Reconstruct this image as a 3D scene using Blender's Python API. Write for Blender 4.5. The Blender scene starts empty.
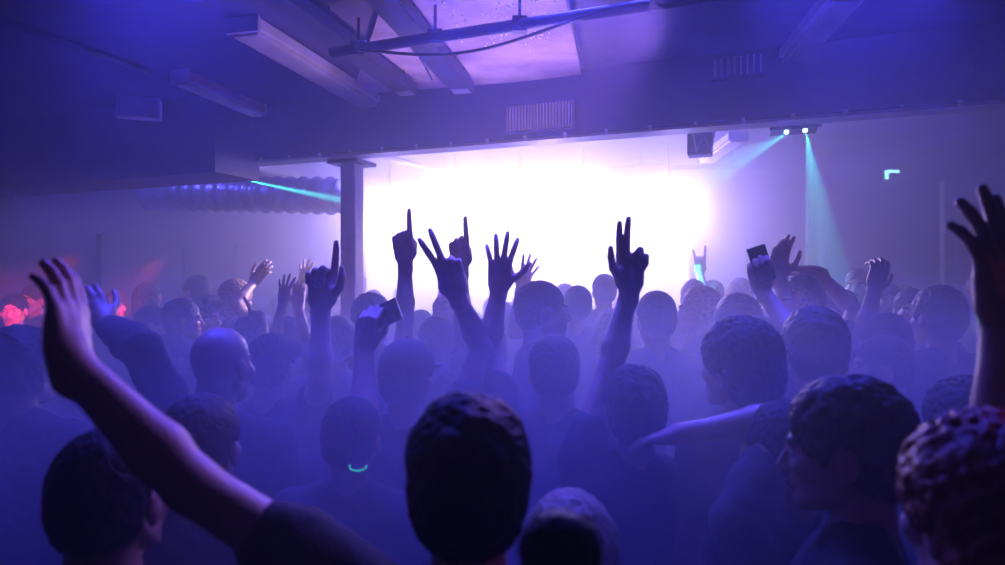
import bpy, bmesh, math, random, time
import numpy as np
from mathutils import Vector, Matrix, Euler
T0 = time.time()
random.seed(7)
C = bpy.context.scene.collection
PI = math.pi
R = math.radians
F = 670.0                      # focal length in pixels of the 1005 wide frame
CX, CY = 502.5, 282.5
CAMZ = 1.83

def P(px, py, d):
    """point seen at pixel px,py at distance d in front of the camera"""
    return Vector(((px - CX) / F * d, d, CAMZ - (py - CY) / F * d))

def PZ(px, py, z):
    """point seen at pixel px,py lying at height z"""
    d = (z - CAMZ) * F / (CY - py)
    return P(px, py, d)

# the room is turned a little against the camera
RA = R(21)
E1 = Vector((math.cos(RA), -math.sin(RA), 0))
E2 = Vector((math.sin(RA), math.cos(RA), 0))
def RM(u, v, z=0):
    return E1 * u + E2 * v + Vector((0, 0, z))

# ---------------------------------------------------------------- materials
MATS = {}
def mat(name, col, rough=.6, col2=None, scale=8, bump=0, bscale=40, metal=0, spec=.5, emit=None, estr=0, detail=4, sheen=0, trans=0):
    if name in MATS: return MATS[name]
    m = bpy.data.materials.new(name); m.use_nodes = True
    nt = m.node_tree; b = nt.nodes['Principled BSDF']
    b.inputs['Roughness'].default_value = rough
    b.inputs['Metallic'].default_value = metal
    b.inputs['Specular IOR Level'].default_value = spec
    if sheen: b.inputs['Sheen Weight'].default_value = sheen
    if trans: b.inputs['Transmission Weight'].default_value = trans
    tc = nt.nodes.new('ShaderNodeTexCoord')
    nz = nt.nodes.new('ShaderNodeTexNoise'); nz.inputs['Scale'].default_value = scale; nz.inputs['Detail'].default_value = detail
    nt.links.new(tc.outputs['Object'], nz.inputs['Vector'])
    rp = nt.nodes.new('ShaderNodeValToRGB')
    c2 = col2 or tuple(c * .7 for c in col)
    rp.color_ramp.elements[0].position = .35; rp.color_ramp.elements[1].position = .65
    rp.color_ramp.elements[0].color = (*c2, 1); rp.color_ramp.elements[1].color = (*col, 1)
    nt.links.new(nz.outputs['Fac'], rp.inputs['Fac'])
    nt.links.new(rp.outputs['Color'], b.inputs['Base Color'])
    if bump:
        n2 = nt.nodes.new('ShaderNodeTexNoise'); n2.inputs['Scale'].default_value = bscale; n2.inputs['Detail'].default_value = 3
        nt.links.new(tc.outputs['Object'], n2.inputs['Vector'])
        bp = nt.nodes.new('ShaderNodeBump'); bp.inputs['Strength'].default_value = bump; bp.inputs['Distance'].default_value = .01
        nt.links.new(n2.outputs['Fac'], bp.inputs['Height']); nt.links.new(bp.outputs['Normal'], b.inputs['Normal'])
    if emit:
        b.inputs['Emission Color'].default_value = (*emit, 1); b.inputs['Emission Strength'].default_value = estr
    MATS[name] = m
    return m

SKIN = [mat('skin_pale', (.62, .40, .31), .48, (.55, .33, .25), 20, .1, 300),
        mat('skin_warm', (.50, .30, .21), .48, (.43, .24, .17), 20, .1, 300),
        mat('skin_tan', (.34, .19, .12), .48, (.29, .15, .10), 20, .1, 300),
        mat('skin_brown', (.15, .08, .05), .45, (.12, .06, .04), 20, .1, 300)]
LIP = mat('lip', (.36, .12, .11), .4)
BROW = mat('brow_hair', (.03, .02, .015), .7)
HAIRM = {'black': mat('hair_black', (.012, .010, .010), .5, (.006, .005, .005), 60, .4, 160, spec=.15),
         'brown': mat('hair_brown', (.05, .028, .016), .5, (.025, .014, .009), 60, .4, 160, spec=.2),
         'blond': mat('hair_blond', (.55, .38, .20), .5, (.34, .22, .11), 60, .4, 160),
         'red': mat('hair_red', (.30, .035, .015), .5, (.16, .02, .01), 60, .5, 120),
         'grey': mat('hair_grey', (.35, .34, .34), .5, (.20, .20, .20), 60, .4, 160)}
CLOTH = {'black': mat('cloth_black', (.014, .014, .016), .85, None, 30, .3, 200),
         'navy': mat('cloth_navy', (.02, .025, .06), .85, None, 30, .3, 200),
         'grey': mat('cloth_grey', (.16, .16, .17), .85, None, 30, .3, 200),
         'dark': mat('cloth_charcoal', (.045, .045, .05), .85, None, 30, .3, 200),
         'white': mat('cloth_white', (.72, .72, .72), .8, (.6, .6, .6), 30, .3, 200),
         'maroon': mat('cloth_maroon', (.10, .012, .015), .85, None, 30, .3, 200),
         'olive': mat('cloth_olive', (.07, .07, .04), .85, None, 30, .3, 200)}
EYEW = mat('eye_white', (.75, .74, .72), .25)
PHONE = mat('phone_case', (.012, .012, .014), .3)
GLASSB = mat('phone_glass', (.01, .01, .012), .12)
LEATHER = mat('shoe_leather', (.02, .017, .015), .4)

# ---------------------------------------------------------------- signed distance modelling
def v3(a): return np.array(a, dtype=np.float32)
def rc(a, b, ra, rb, k=.02): return ('rc', v3(a), v3(b), ra, rb, k)
def el(c, r, k=.02, M=None, op='u'): return ('el', v3(c), v3(r), M, k, op)

def prim_bounds(p):
    if p[0] == 'rc':
        m = max(p[3], p[4])
        return np.minimum(p[1], p[2]) - m, np.maximum(p[1], p[2]) + m
    r = p[2] if p[3] is None else np.full(3, p[2].max(), np.float32)
    return p[1] - r, p[1] + r

def eval_prim(p, X, Y, Z):
    if p[0] == 'rc':
        a, b, ra, rb = p[1], p[2], p[3], p[4]
        ba = b - a; L = float(ba @ ba) + 1e-9
        px, py, pz = X - a[0], Y - a[1], Z - a[2]
        t = np.clip((px * ba[0] + py * ba[1] + pz * ba[2]) / L, 0, 1)
        return np.sqrt((px - t * ba[0]) ** 2 + (py - t * ba[1]) ** 2 + (pz - t * ba[2]) ** 2) - (ra + (rb - ra) * t)
    c, r, M = p[1], p[2], p[3]
    px, py, pz = X - c[0], Y - c[1], Z - c[2]
    if M is not None:       # rows of M: local axes in world
        px, py, pz = (px * M[0][0] + py * M[0][1] + pz * M[0][2], px * M[1][0] + py * M[1][1] + pz * M[1][2], px * M[2][0] + py * M[2][1] + pz * M[2][2])
    k0 = np.sqrt((px / r[0]) ** 2 + (py / r[1]) ** 2 + (pz / r[2]) ** 2) + 1e-6
    k1 = np.sqrt((px / r[0] ** 2) ** 2 + (py / r[1] ** 2) ** 2 + (pz / r[2] ** 2) ** 2) + 1e-6
    return k0 * (k0 - 1) / k1

def wob(X, Y, Z, fr, seed=0.):
    a = np.sin(X * fr + 2.1 * np.sin(Z * fr * .7 + seed) + seed)
    b = np.sin(Y * fr * 1.1 + 1.7 * np.sin(X * fr * .8 + 1.3 + seed))
    c = np.sin(Z * fr * .9 + 1.9 * np.sin(Y * fr * .75 + 2.6 + seed))
    return (a * b + b * c + c * a) / 2

def sdf_grid(prims, h, noise=None, zmin=None):
    us = [p for p in prims if not (p[0] == 'el' and p[5] == 's')]
    lo = np.min([prim_bounds(p)[0] for p in us], axis=0) - 4 * h - .01
    hi = np.max([prim_bounds(p)[1] for p in us], axis=0) + 4 * h + .01
    if zmin is not None: lo[2] = max(lo[2], zmin)
    n = np.ceil((hi - lo) / h).astype(int) + 1
    ax = [(lo[i] + h * np.arange(n[i])).astype(np.float32) for i in range(3)]
    D = np.full(n, .5, np.float32)
    for p in prims:
        k = p[-1] if p[0] == 'rc' else p[4]
        sub = p[0] == 'el' and p[5] == 's'
        a, b = prim_bounds(p)
        m = max(k, 2.5 * h) + 2 * h
        i0 = np.clip(np.floor((a - m - lo) / h).astype(int), 0, n - 1); i1 = np.clip(np.ceil((b + m - lo) / h).astype(int) + 1, 1, n)
        if (i1 <= i0).any(): continue
        sl = tuple(slice(i0[i], i1[i]) for i in range(3))
        X = ax[0][sl[0]][:, None, None]; Y = ax[1][sl[1]][None, :, None]; Z = ax[2][sl[2]][None, None, :]
        d = eval_prim(p, X, Y, Z)
        A = D[sl]
        if sub:
            d = -d
            t = np.clip(.5 - .5 * (A - d) / k, 0, 1)      # smooth max
            D[sl] = A * (1 - t) + d * t + k * t * (1 - t)
        else:
            t = np.clip(.5 + .5 * (A - d) / k, 0, 1)
            D[sl] = A * (1 - t) + d * t - k * t * (1 - t)
    if noise:
        for amp, fr, sd in noise:
            D += amp * wob(ax[0][:, None, None], ax[1][None, :, None], ax[2][None, None, :], fr, sd)
    for sl in ((0,), (-1,)):
        D[sl[0]] = np.maximum(D[sl[0]], h * .3); D[:, sl[0]] = np.maximum(D[:, sl[0]], h * .3); D[:, :, sl[0]] = np.maximum(D[:, :, sl[0]], h * .3)
    return D, lo, h

def surface_nets(D, lo, h):
    S = D < 0
    nx, ny, nz = D.shape
    cnt = np.zeros((nx - 1, ny - 1, nz - 1), np.uint8)
    for dx in (0, 1):
        for dy in (0, 1):
            for dz in (0, 1):
                cnt += S[dx:nx - 1 + dx, dy:ny - 1 + dy, dz:nz - 1 + dz]
    act = (cnt > 0) & (cnt < 8)
    I, J, K = np.nonzero(act)
    idx = np.full(act.shape, -1, np.int32); idx[I, J, K] = np.arange(len(I), dtype=np.int32)
    cor = [(0, 0, 0), (1, 0, 0), (0, 1, 0), (1, 1, 0), (0, 0, 1), (1, 0, 1), (0, 1, 1), (1, 1, 1)]
    val = [D[I + a, J + b, K + c] for a, b, c in cor]
    acc = np.zeros((len(I), 3), np.float32); num = np.zeros(len(I), np.float32)
    for a, b in ((0, 1), (2, 3), (4, 5), (6, 7), (0, 2), (1, 3), (4, 6), (5, 7), (0, 4), (1, 5), (2, 6), (3, 7)):
        va, vb = val[a], val[b]
        m = (va < 0) != (vb < 0)
        t = np.where(m, va / np.where(m, va - vb, 1), 0)
        for q in range(3):
            acc[:, q] += np.where(m, cor[a][q] + t * (cor[b][q] - cor[a][q]), 0)
        num += m
    V = (np.stack([I, J, K], 1) + acc / num[:, None]) * h + lo
    quads = []
    for axis in range(3):
        s0 = [slice(None)] * 3; s1 = [slice(None)] * 3
        s0[axis] = slice(0, -1); s1[axis] = slice(1, None)
        ch = S[tuple(s0)] != S[tuple(s1)]
        a, b, c = np.nonzero(ch)
        q = np.stack([a, b, c], 1)
        o1, o2 = [(1, 2), (2, 0), (0, 1)][axis]
        ok = (q[:, o1] > 0) & (q[:, o2] > 0) & (q[:, o1] < D.shape[o1] - 1) & (q[:, o2] < D.shape[o2] - 1)
        q = q[ok]
        def cell(d1, d2):
            c_ = q.copy(); c_[:, o1] -= d1; c_[:, o2] -= d2
            return idx[c_[:, 0], c_[:, 1], c_[:, 2]]
        Q = np.stack([cell(1, 1), cell(0, 1), cell(0, 0), cell(1, 0)], 1)
        inside = S[q[:, 0], q[:, 1], q[:, 2]]
        Q[~inside] = Q[~inside][:, ::-1]
        quads.append(Q)
    return V.astype(np.float32), np.concatenate(quads).astype(np.int32)

def to_mesh(name, V, Q, mats, midx=None):
    me = bpy.data.meshes.new(name)
    me.vertices.add(len(V)); me.vertices.foreach_set('co', V.ravel())
    me.loops.add(Q.size); me.loops.foreach_set('vertex_index', Q.ravel())
    me.polygons.add(len(Q)); me.polygons.foreach_set('loop_start', np.arange(0, Q.size, 4, dtype=np.int32))
    me.polygons.foreach_set('loop_total', np.full(len(Q), 4, np.int32))
    for m in mats: me.materials.append(m)
    if midx is not None: me.polygons.foreach_set('material_index', midx.astype(np.int32))
    me.polygons.foreach_set('use_smooth', np.ones(len(Q), bool))
    me.update(calc_edges=True); me.validate()
    return me

def sdf_mesh(name, prims, h, mats, noise=None, zmin=None):
    V, Q = surface_nets(*sdf_grid(prims, h, noise, zmin))
    return to_mesh(name, V, Q, mats)

def link(name, me, parent=None, loc=None, rot=None, scale=None):
    o = bpy.data.objects.new(name, me); C.objects.link(o)
    if parent: o.parent = parent
    if loc is not None: o.location = loc
    if rot is not None: o.rotation_euler = rot
    if scale is not None: o.scale = scale
    return o

def tag(o, label=None, cat=None, group=None, kind=None):
    if label: o['label'] = label
    if cat: o['category'] = cat
    if group: o['group'] = group
    if kind: o['kind'] = kind
    return o

# ---------------------------------------------------------------- shared person parts
def headprims(Rm, o, s):
    """Rm: 3x3 numpy (columns = head axes), o: head origin at eye level"""
    def T(p): return o + Rm @ (v3(p) * s)
    M = Rm.T
    out = [el(T((0, -.012, .032)), v3((.075, .095, .086)) * s, .02 * s, M),
           el(T((0, .028, -.03)), v3((.061, .064, .078)) * s, .02 * s, M),
           rc(T((0, .005, -.055)), T((0, .066, -.094)), .045 * s, .021 * s, .02 * s)]
    for x in (-1, 1):
        out += [rc(T((x * .052, -.005, -.055)), T((x * .018, .066, -.096)), .017 * s, .017 * s, .02 * s),
                el(T((x * .04, .058, -.022)), v3((.026, .028, .024)) * s, .015 * s, M)]
    out += [rc(T((-.032, .080, .019)), T((.032, .080, .019)), .013 * s, .013 * s, .01 * s)]
    for x in (-1, 1):
        out.append(el(T((x * .032, .100, .000)), v3((.017, .016, .011)) * s, .008 * s, M, 's'))
        out.append(el(T((x * .032, .076, .000)), v3((.0135, .0135, .0115)) * s, .003 * s, M))
    out += [rc(T((0, .086, .008)), T((0, .108, -.032)), .008 * s, .0105 * s, .008 * s),
            rc(T((-.011, .098, -.037)), T((.011, .098, -.037)), .008 * s, .008 * s, .006 * s),
            rc(T((-.019, .082, -.061)), T((.019, .082, -.061)), .0075 * s, .0075 * s, .006 * s),
            rc(T((0, .090, -.059)), T((0, .090, -.059)), .008 * s, .008 * s, .006 * s),
            rc(T((-.015, .084, -.073)), T((.015, .084, -.073)), .008 * s, .008 * s, .006 * s)]
    for x in (-1, 1):
        out.append(el(T((x * .079, -.012, -.012)), v3((.010, .019, .031)) * s, .008 * s, M))
    return out

def hair_mesh(kind, colour):
    m = HAIRM.get(colour)
    h = .0045
    base = [el((0, -.020, .037), (.086, .104, .094), .02), el((0, -.05, -.01), (.078, .07, .075), .02)]
    face = el((0, .115, -.045), (.072, .075, .100), .012, None, 's')
    nape = el((0, .03, -.185), (.14, .13, .125), .012, None, 's')
    ears = [el((x * .085, .0, -.015), (.03, .032, .036), .01, None, 's') for x in (-1, 1)]
    nz = [(.0022, 260, .3), (.002, 120, 1.3)]
    if kind == 'short': pr = base + [face, nape] + ears
    elif kind == 'quiff':
        pr = base + [rc((-.04, .05, .125), (.04, .055, .125), .025, .025, .03), rc((0, -.03, .13), (0, .04, .135), .02, .02, .03), face, nape] + ears; nz = [(.004, 200, .3), (.003, 90, 1.3)]
    elif kind == 'tousled':
        pr = [el((0, -.022, .042), (.094, .112, .102), .02), el((0, -.055, -.01), (.084, .07, .085), .02), face, nape] + ears
        nz = [(.003, 150, .3), (.0025, 300, 1.3), (.005, 60, 2.2)]
    elif kind == 'curly':
        pr = [el((0, -.02, .045), (.104, .116, .104), .02), el((0, -.06, -.02), (.094, .08, .10), .02), face, nape]
        nz = [(.006, 130, .3), (.004, 260, 1.3)]
    elif kind == 'long':
        pr = base + [rc((0, -.06, .0), (0, -.085, -.20), .085, .07, .03)]
        for x in (-1, 1): pr += [rc((x * .065, -.01, .03), (x * .088, .02, -.20), .035, .028, .03)]
        pr += [face]; nz = [(.004, 110, .3), (.003, 220, 1.3)]
    elif kind == 'ponytail':
        pr = base + [rc((0, -.11, .05), (0, -.16, .03), .022, .03, .02), rc((0, -.16, .03), (0, -.165, -.16), .032, .012, .02), face, nape] + ears
    elif kind == 'bun':
        pr = base + [el((0, -.035, .155), (.042, .042, .040), .012), face, nape] + ears
    elif kind == 'bob':
        pr = [el((0, -.018, .04), (.094, .110, .098), .02), rc((0, -.04, .0), (0, -.05, -.06), .09, .085, .03)]
        for x in (-1, 1): pr += [rc((x * .07, .02, .03), (x * .082, .035, -.075), .03, .026, .03)]
        pr += [face, el((0, .14, -.09), (.07, .09, .10), .012, None, 's')]; nz = [(.003, 130, .3), (.002, 260, 1.3)]
    return sdf_mesh('hair_' + kind, pr, h, [m], nz)

HCACHE = {}
def get_hair(kind, colour):
    if (kind, colour) not in HCACHE:
        for (k, c), me in list(HCACHE.items()):
            if k == kind:
                me2 = me.copy(); me2.materials.clear(); me2.materials.append(HAIRM[colour]); HCACHE[(kind, colour)] = me2; break
        else: HCACHE[(kind, colour)] = hair_mesh(kind, colour)
    return HCACHE[(kind, colour)]

def cap_mesh(kind):
    if kind == 'cap':
        pr = [el((0, -.012, .052), (.090, .108, .086), .01), el((0, .0, -.075), (.2, .2, .105), .008, None, 's')]
        brim = [el((0, .12, .036), (.072, .075, .010), .006)]
        return sdf_mesh('cap', pr + [el((0, -.012, .138), (.010, .010, .008), .003)], .0045, [CLOTH['dark']]), sdf_mesh('cap_brim', brim, .0035, [CLOTH['dark']])
    if kind == 'flat_cap':
        pr = [el((0, .012, .062), (.100, .128, .050), .01), el((0, -.02, .035), (.086, .102, .045), .02), el((0, .0, -.085), (.2, .2, .095), .008, None, 's')]
        return sdf_mesh('flat_cap', pr, .0045, [CLOTH['black']]), sdf_mesh('cap_brim', [el((0, .115, .036), (.066, .045, .010), .006)], .0035, [CLOTH['maroon']])
CAPS = {k: cap_mesh(k) for k in ('cap', 'flat_cap')}
EYE = sdf_mesh('eye', [el((0, 0, 0), (.0130, .0130, .0112), .001)], .0022, [EYEW])
# iris: a darker round patch in the eye's own material, by object position
_nt = EYEW.node_tree
_tc = _nt.nodes.new('ShaderNodeTexCoord'); _sx = _nt.nodes.new('ShaderNodeSeparateXYZ'); _gt = _nt.nodes.new('ShaderNodeMath'); _gt.operation = 'GREATER_THAN'; _gt.inputs[1].default_value = .0112
_mx = _nt.nodes.new('ShaderNodeMix'); _mx.data_type = 'RGBA'
_nt.links.new(_tc.outputs['Object'], _sx.inputs[0]); _nt.links.new(_sx.outputs['Y'], _gt.inputs[0]); _nt.links.new(_gt.outputs[0], _mx.inputs['Factor'])
_b = _nt.nodes['Principled BSDF']; _old = _b.inputs['Base Color'].links[0].from_socket
_nt.links.new(_old, _mx.inputs[6]); _mx.inputs[7].default_value = (.02, .015, .01, 1); _nt.links.new(_mx.outputs[2], _b.inputs['Base Color'])

TROUS = []
for c, sp in (('navy', .10), ('black', .13)):
    pr = [el((0, 0, .95), (.170, .118, .12), .03)]
    for x in (-1, 1):
        pr += [rc((x * .09, 0, .88), (x * (sp + .0), .015, .48), .093, .066, .03), rc((x * sp, .015, .48), (x * (sp + .01), -.01, .075), .068, .058, .02)]
    TROUS.append(sdf_mesh('trousers', pr, .016, [CLOTH[c]], [(.004, 40, .5), (.003, 90, 1.5)], zmin=.035))
SHOE = sdf_mesh('shoe', [rc((0, -.05, .045), (0, .12, .034), .038, .036, .02), rc((0, -.04, .06), (0, -.03, .09), .038, .04, .02), el((0, .04, -.06), (.3, .4, .065), .004, None, 's')], .009, [LEATHER])

# ---------------------------------------------------------------- hands and arms
def hand_prims(W, u, n, side, curls, spread, hs=1.0, thumb=0.3):
    """side +1 right hand, -1 left hand. curls: index..pinky, 0 straight 1 closed. thumb: 0 out, 1 folded over palm"""
    u = u.normalized(); n = (n - u * n.dot(u)).normalized()
    r = (u.cross(n)) * side          # towards the thumb
    def L(a, b, c): return W + (u * a + r * b + n * c) * hs
    out = []
    mcps = [(.092, .030, 0), (.096, .010, -.002), (.091, -.011, 0), (.082, -.030, .003)]
    for m in mcps:
        out.append(rc(L(.012, m[1] * .62, 0), L(*m), .0165 * hs, .0115 * hs, .010))
    out.append(rc(L(.035, .0, .002), L(.06, .0, .002), .022 * hs, .020 * hs, .010))
    out.append(rc(L(-.03, 0, 0), L(.015, 0, 0), .024 * hs, .024 * hs, .02))
    out.append(rc(L(.02, .026, .008), L(.05, .024, .010), .018 * hs, .014 * hs, .010))
    out.append(rc(L(.02, -.022, .008), L(.06, -.026, .006), .015 * hs, .012 * hs, .010))
    lens = [(.044, .026, .020), (.049, .030, .021), (.045, .028, .021), (.035, .020, .018)]
    for i, (m, ln) in enumerate(zip(mcps, lens)):
        c = curls[i]; a = 0.0
        sp = spread * (1.5 - i) * .16
        ff = (u * math.cos(sp) + r * math.sin(sp)).normalized()
        p = L(*m); rad = [.0108, .0099, .0090, .0076][:]
        if i == 3: rad = [x * .88 for x in rad]
        for j in range(3):
            a += c * (1.45, 1.65, 1.05)[j] + .06
            dirv = ff * math.cos(a) + n * math.sin(a)
            q = p + dirv * ln[j] * hs
            out.append(rc(p, q, rad[j] * hs, rad[j + 1] * hs, .0035))
            p = q
    # thumb leaves the side of the palm near its base
    b = L(.028, .030, .008)
    d0 = (u * .62 + r * (.85 - 1.05 * thumb) + n * (.15 + .65 * thumb)).normalized()
    d1 = (u * .80 + r * (.55 - 1.35 * thumb) + n * (.10 + .45 * thumb)).normalized()
    d2 = (u * .90 + r * (.42 - 1.5 * thumb) + n * (.05 + .25 * thumb)).normalized()
    q0 = b + d0 * .040 * hs; q1 = q0 + d1 * .032 * hs; q2 = q1 + d2 * .024 * hs
    out += [rc(b, q0, .0155 * hs, .0115 * hs, .008), rc(q0, q1, .0112 * hs, .0098 * hs, .004), rc(q1, q2, .0098 * hs, .0078 * hs, .004)]
    return out

def ik(S, W, pole, l1, l2):
    v = W - S; d = v.length
    over = d - (l1 + l2) * .995
    if over > 0: W = S + v.normalized() * (l1 + l2) * .995; v = W - S; d = v.length
    mn = abs(l1 - l2) + .06
    if d < mn: W = S + v.normalized() * mn; v = W - S; d = mn
    a = (l1 * l1 - l2 * l2 + d * d) / (2 * d)
    hh = math.sqrt(max(l1 * l1 - a * a, 0))
    x = v.normalized(); pl = (pole - S); pl = pl - x * pl.dot(x)
    if pl.length < 1e-4: pl = Vector((0, 0, -1)) - x * (-x.z)
    return S + x * a + pl.normalized() * hh, W, over

HANDS = {  # curls index..pinky, spread, thumb
    'open': ((.05, .05, .07, .10), .5, .0), 'spread': ((.08, .05, .06, .10), 1.25, -.15), 'relax': ((.18, .22, .28, .32), .45, .2),
    'point': ((.03, .92, .95, .97), .2, .75), 'point_thumb': ((.03, .92, .95, .97), .2, .3), 'peace': ((.03, .03, .9, .95), 1.3, .8), 'fist': ((.9, .93, .95, .95), .1, .8),
    'hold': ((.50, .55, .55, .55), .25, .45), 'together': ((.06, .08, .10, .14), .15, .15), 'three': ((.02, .03, .82, .9), .35, .22),
    'clap': ((.10, .13, .18, .22), .5, -.1), 'clap2': ((.0, .02, .10, .16), .22, -.35), 'horns': ((.05, .9, .9, .08), .6, .7)}

ROOTS = {}
def person(key, hx, hy, d, yaw=0, hair='short', hcol='black', skin=1, top='black', sleeve=.55, build=1.0, arms=None, head=(0, 0, 0), face=None,
           label=None, group=None, cap=None, hoff=0, h=None, H=None, off=None, hs_mul=1.0):
    top_pt = P(hx, hy, d)
    if H is None: H = top_pt.z - hoff
    s = max(.90, min(1.06, H / 1.75)) if H > 1.3 else H / 1.75
    base_z = 0
    # stature: legs take up what the torso scale does not
    zc = lambda z: (H - (1.75 - z) * s)        # body heights measured down from the crown
    root = bpy.data.objects.new('person', None); C.objects.link(root)
    root.location = (top_pt.x, d, 0); root.rotation_euler = (0, 0, R(yaw)); root.empty_display_size = .2
    inv = (Matrix.Translation(root.location) @ Euler((0, 0, R(yaw))).to_matrix().to_4x4()).inverted()
    if h is None: h = .0046 if d < 2.5 else (.0060 if d < 4 else .0075)
    hs = s * .99 * hs_mul
    rx, rz, ry = head                          # nod, turn, tilt
    Rh = Euler((R(rx), R(ry), R(rz)), 'XYZ').to_matrix()
    neck_top = Vector((0, .0, zc(1.535)))
    eye = neck_top + Rh @ (Vector((0, .012, .097)) * s)
    Rn = np.array(Rh, dtype=np.float32)
    b = build
    torso = [el((0, 0, zc(1.27)), (.158 * s * b, .105 * s * b, .20 * s), .04), el((0, .0, zc(1.08)), (.138 * s * b, .098 * s * b, .17 * s), .05)]
    torso += [rc((-.145 * s, -.012, zc(1.405)), (.145 * s, -.012, zc(1.405)), .058 * s, .058 * s, .04)]
    neckp = [rc((0, -.018, zc(1.42)), eye + Rh @ Vector((0, -.030, -.055)), .056 * s * (.5 + .5 * b), .052 * s * (.5 + .5 * b), .025)]
    for x in (-1, 1): torso.append(rc((x * .125 * s, -.012, zc(1.42)), (x * .03 * s, -.018, zc(1.475)), .05 * s, .04 * s, .03))
    skinp = torso + neckp + headprims(Rn, v3(eye), hs)
    shirt = [el(p[1], p[2] + .014, p[4]) if p[0] == 'el' else rc(p[1], p[2], p[3] + .012, p[4] + .012, p[5]) for p in torso]
    shirt.append(el((0, 0, zc(.97)), (.165 * s * b, .122 * s * b, .13 * s), .05))
    props = []
    for sd, nm in ((-1, 'L'), (1, 'R')):
        spec = (arms or {}).get(nm)
        S = Vector((sd * .185 * s * (.8 + .2 * b), -.01, zc(1.415)))
        if spec is None:
            fl = random.uniform(.0, 1)
            E = S + Vector((sd * .05, -.02 + .06 * fl, -.27 * s)); W = E + Vector((-sd * .02 * fl, .08 + .16 * fl, -.22 * s + .12 * fl))
            if (arms or {}).get('low'): pass
            u = (W - E).normalized(); n = Vector((-sd, .1, 0)); pose = 'relax'
            l1, l2 = (E - S).length, (W - E).length
        else:
            Ww = inv @ P(*spec['w']); Ew = inv @ P(*spec['e']); Tw = inv @ P(*spec['t'])
            l1, l2 = .295 * s * spec.get('ls', 1), .262 * s * spec.get('ls', 1)
            if Ew.z > S.z - .02 or Ww.z > S.z + .15: S = S + Vector((-sd * .02, .01, .065))
            E, W, over = ik(S, Ww, Ew, l1, l2)
            
            u = (Tw - Ww).normalized()
            n = inv.to_3x3() @ Vector(spec.get('n', (0, 1, 0)))
            pose = spec.get('pose', 'open')
        # arm surface
        ab_ = spec.get('ls', 1) if spec else 1
        m1 = S.lerp(E, .35); m2 = E.lerp(W, .28)
        ab = (.85 + .15 * b) * ab_
        skinp += [rc(S, m1, .052 * s * ab, .046 * s * ab, .03), rc(m1, E, .046 * s * ab, .037 * s * ab, .02), rc(E, m2, .038 * s * ab, .041 * s * ab, .015), rc(m2, W, .041 * s * ab, .0255 * s, .015)]
        cu, sp, th = HANDS[pose]
        hsz = s * (1.0 if not spec else spec.get('hs', 1.0))
        skinp += hand_prims(W, u, n, sd, cu, sp, hsz, th)
        if sleeve < .05:
            shirt += [rc(S, S.lerp(m1, .3), .062 * s, .05 * s, .03)]
        elif sleeve <= 1:
            q = S.lerp(E, sleeve); shirt += [rc(S, m1, .066 * s, .060 * s, .03), rc(m1, q, .060 * s, .056 * s, .015)] if sleeve > .35 else [rc(S, q, .066 * s, .06 * s, .03)]
        else:
            q = E.lerp(W, min(sleeve - 1, .95)); shirt += [rc(S, m1, .066 * s, .060 * s, .03), rc(m1, E, .060 * s, .052 * s, .02), rc(E, m2, .052 * s, .053 * s, .015), rc(m2, q, .053 * s, .041 * s, .015)]
        props.append((nm, W, u, n, sd))
        ROOTS[(key, nm)] = (root.matrix_basis.copy(), W, u, n, sd)
    V, Q = surface_nets(*sdf_grid(skinp, h, None, zmin=zc(1.0)))
    cen = V[Q].mean(axis=1); loc = ((cen - v3(eye)) @ Rn) / hs
    midx = np.zeros(len(Q), int)
    fr = loc[:, 1] > .055
    midx[fr & (np.abs(loc[:, 0]) < .024) & (loc[:, 2] < -.054) & (loc[:, 2] > -.080) & (loc[:, 1] > .084)] = 1
    midx[fr & (np.abs(loc[:, 0]) > .014) & (np.abs(loc[:, 0]) < .050) & (np.abs(loc[:, 2] - .024) < .005)] = 2
    me = to_mesh('body', V, Q, [SKIN[skin], LIP, BROW], midx)
    link('body', me, root)
    hsh = max(.008, h * 1.5)
    hem = sdf_mesh('shirt', shirt, hsh, [CLOTH[top]], [(.0035, 38, random.random() * 6), (.002, 95, random.random() * 6)], zmin=zc(.90))
    link('jacket' if sleeve > 1.2 else 'shirt', hem, root)
    tl = link('trousers', TROUS[hash(key) % 2 if False else (len(ROOTS) // 2) % 2], root, scale=(s, s, (zc(1.0)) / 1.0))
    for x in (-1, 1): link('shoe', SHOE, root, loc=(x * .115 * s, 0, 0), scale=(s, s, s))
    he = Rh.to_euler()
    if hair:
        hm = get_hair(hair, hcol)
        k = link('hair', hm, root, loc=eye, rot=he, scale=(hs, hs, hs))
    if cap:
        cm, bm_ = CAPS[cap]
        c = link('cap', cm, root, loc=eye, rot=he, scale=(hs, hs, hs)); link('brim', bm_, c)
    if face or (face is None and abs(yaw) > 45):
        for x in (-1, 1): link('eye', EYE, root, loc=eye + Rh @ (Vector((x * .032, .0775, 0)) * hs), rot=he, scale=(hs, hs, hs))
    tag(root, label, 'person', group)
    return root

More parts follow.
